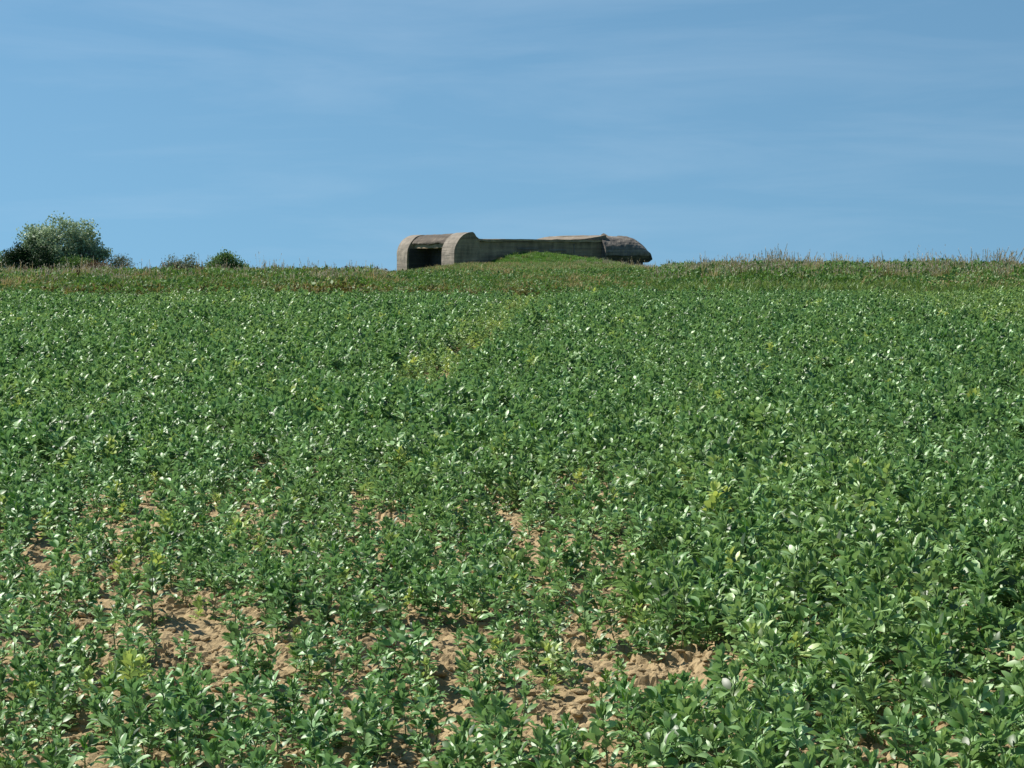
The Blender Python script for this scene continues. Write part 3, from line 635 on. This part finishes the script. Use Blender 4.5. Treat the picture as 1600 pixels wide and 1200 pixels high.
tint = tint+np.interp(y, [12, 20, 40], [0.0, 0.13, 0.18])*rng.random(n)          # sturdier plants up the slope carry fresher, yellower leaves
tint = np.maximum(tint, strip*rng.random(n)*0.65); scl0 = scl0*(1-0.3*strip)
near_gap = gapf(x, y-0.5)+gapf(x+0.4, y)+gapf(x-0.4, y)
yp = rng.random(n) < 0.03+np.where(y > 22, 0.14, 0.10)*np.clip(near_gap, 0, 1); tint = np.where(yp, rng.uniform(0.3, 0.9, n), tint)
idx = rng.choice(8, n, p=[.16, .16, .14, .12, .08, .1, .1, .14]); idx = np.where(yp & (rng.random(n) < 0.6), rng.choice([0, 6, 7], n), idx)
z = T(x, y); zs = np.where((y < 19) & (np.abs(x) < 4.4), soilz(x, y)-0.008, z)
rz = rng.uniform(0, 6.283, n); rx = rng.normal(size=n)*0.10; ry = rng.normal(size=n)*0.10
top = zs+0.26*scl0; vt = 428+F*(ZC-top)/y
vis = (u > 4) & (u < 1596) & (vt < 1192)
order = np.argsort(np.where(vis, y, 1e9)); near = order[:300]; isn = np.zeros(n, bool); isn[near] = True
r_ = ~isn
scatter('bean_crop', np.stack([x, y, zs], 1)[r_], np.stack([rx, ry, rz], 1)[r_], np.stack([scl0, scl0, scl0*1.14], 1)[r_], idx[r_], tint[r_], PB,
        'dense green broad bean crop filling the field behind the nearest plants', 'crop')
def place_words(ux, vy, gx_, gy_):
    best = None; bd = 0.75
    for (cx, cy, a, b, nm) in GP:
        if not nm: continue
        dd = math.hypot(gx_-cx, gy_-cy)-0.5*(a+b)
        if dd < 0.16 and dd < bd: bd = dd; best = nm; ex, ey = gx_-cx, (gy_-cy)*0.8
    if best: return (('just right of ' if ex > 0 else 'just left of ') if abs(ex) > abs(ey) else ('just behind ' if ey > 0 else 'just in front of '))+best
    colw = ('by the left border', 'near the left border', 'left of centre', 'left of middle', 'right of middle', 'right of centre', 'near the right border', 'by the right border')[min(7, max(0, int(ux/200)))]
    row = 'cut by the bottom edge' if vy > 1200 else 'at the very front' if vy > 1140 else 'slightly further back' if vy > 1090 else 'further back' if vy > 1045 else 'well back'
    return row+', '+colw
for k in near:
    s = float(scl0[k]); lay, sme, _, _ = KINDS[idx[k]]; h = s*[.2, .24, .27, .23, .3, .26, .17, .21][idx[k]]
    o = empty('bean_plant', (x[k], y[k], zs[k])); o.rotation_euler = (rx[k], ry[k], rz[k]); o.scale = (s, s, s*1.14)
    size = 'tall' if h > 0.23 else 'small' if h < 0.14 else 'medium'
    colr = 'yellow-tipped' if tint[k] > 0.4 else 'two-stemmed dark green' if idx[k] in (3, 5) else 'dark green'
    tag(o, '%s %s bean plant %s' % (size, colr, place_words(u[k], 428+F*(ZC-zs[k])/y[k], x[k], y[k])), 'bean plant', 'broad bean plants nearest the camera')
    c = bpy.data.objects.new('stem', sme); COL.objects.link(c); c.parent = o; c['tint'] = float(tint[k])
    for li, m4 in lay:
        c = bpy.data.objects.new('leaf', LEAF[li][0]); COL.objects.link(c); c.parent = o; c.matrix_local = m4
        c['tint'] = float(tint[k])*(1.0 if li >= 9 else 0.75)

# ------------------------------------------------------------------ clods of dry earth
def clod(seed):
    import bmesh
    bm = bmesh.new(); bmesh.ops.create_icosphere(bm, subdivisions=2, radius=1); rr = np.random.default_rng(seed)
    A = np.array([v.co[:] for v in bm.verts]); off = rr.random(3)*50
    r = 0.55+0.9*fbm(A[:, 0]*1.9+off[0]+A[:, 2], A[:, 1]*1.9+off[1]-A[:, 2]*0.7, seed, 4, 0.7)
    for v, q in zip(bm.verts, r): v.co = Vector((v.co.x*q*1.15, v.co.y*q*0.95, v.co.z*q*0.62))
    me = bpy.data.meshes.new('clod'); bm.to_mesh(me); bm.free(); me.materials.append(M['soil']); return me
PC = [clod(500+k) for k in range(7)]
nc = 30000; yc = 7.2+22*rng.random(nc)**1.5; xc = (rng.random(nc)*2-1)*(0.2424*yc*1.08+0.6)
sc = 0.006+0.026*rng.random(nc)**3.0; zc = np.where((yc < 19) & (np.abs(xc) < 4.4), soilz(xc, yc), T(xc, yc)+0.004)
scatter('soil_clods', np.stack([xc, yc, zc+sc*0.1], 1), np.stack([rng.normal(size=nc)*0.3, rng.normal(size=nc)*0.3, rng.uniform(0, 6.28, nc)], 1),
        np.stack([sc*rng.uniform(0.8, 1.4, nc), sc*rng.uniform(0.8, 1.4, nc), sc*rng.uniform(0.7, 1.1, nc)], 1), rng.integers(0, 7, nc), np.zeros(nc), PC,
        'loose tan earth clods lying between the bean plants', 'soil clods')
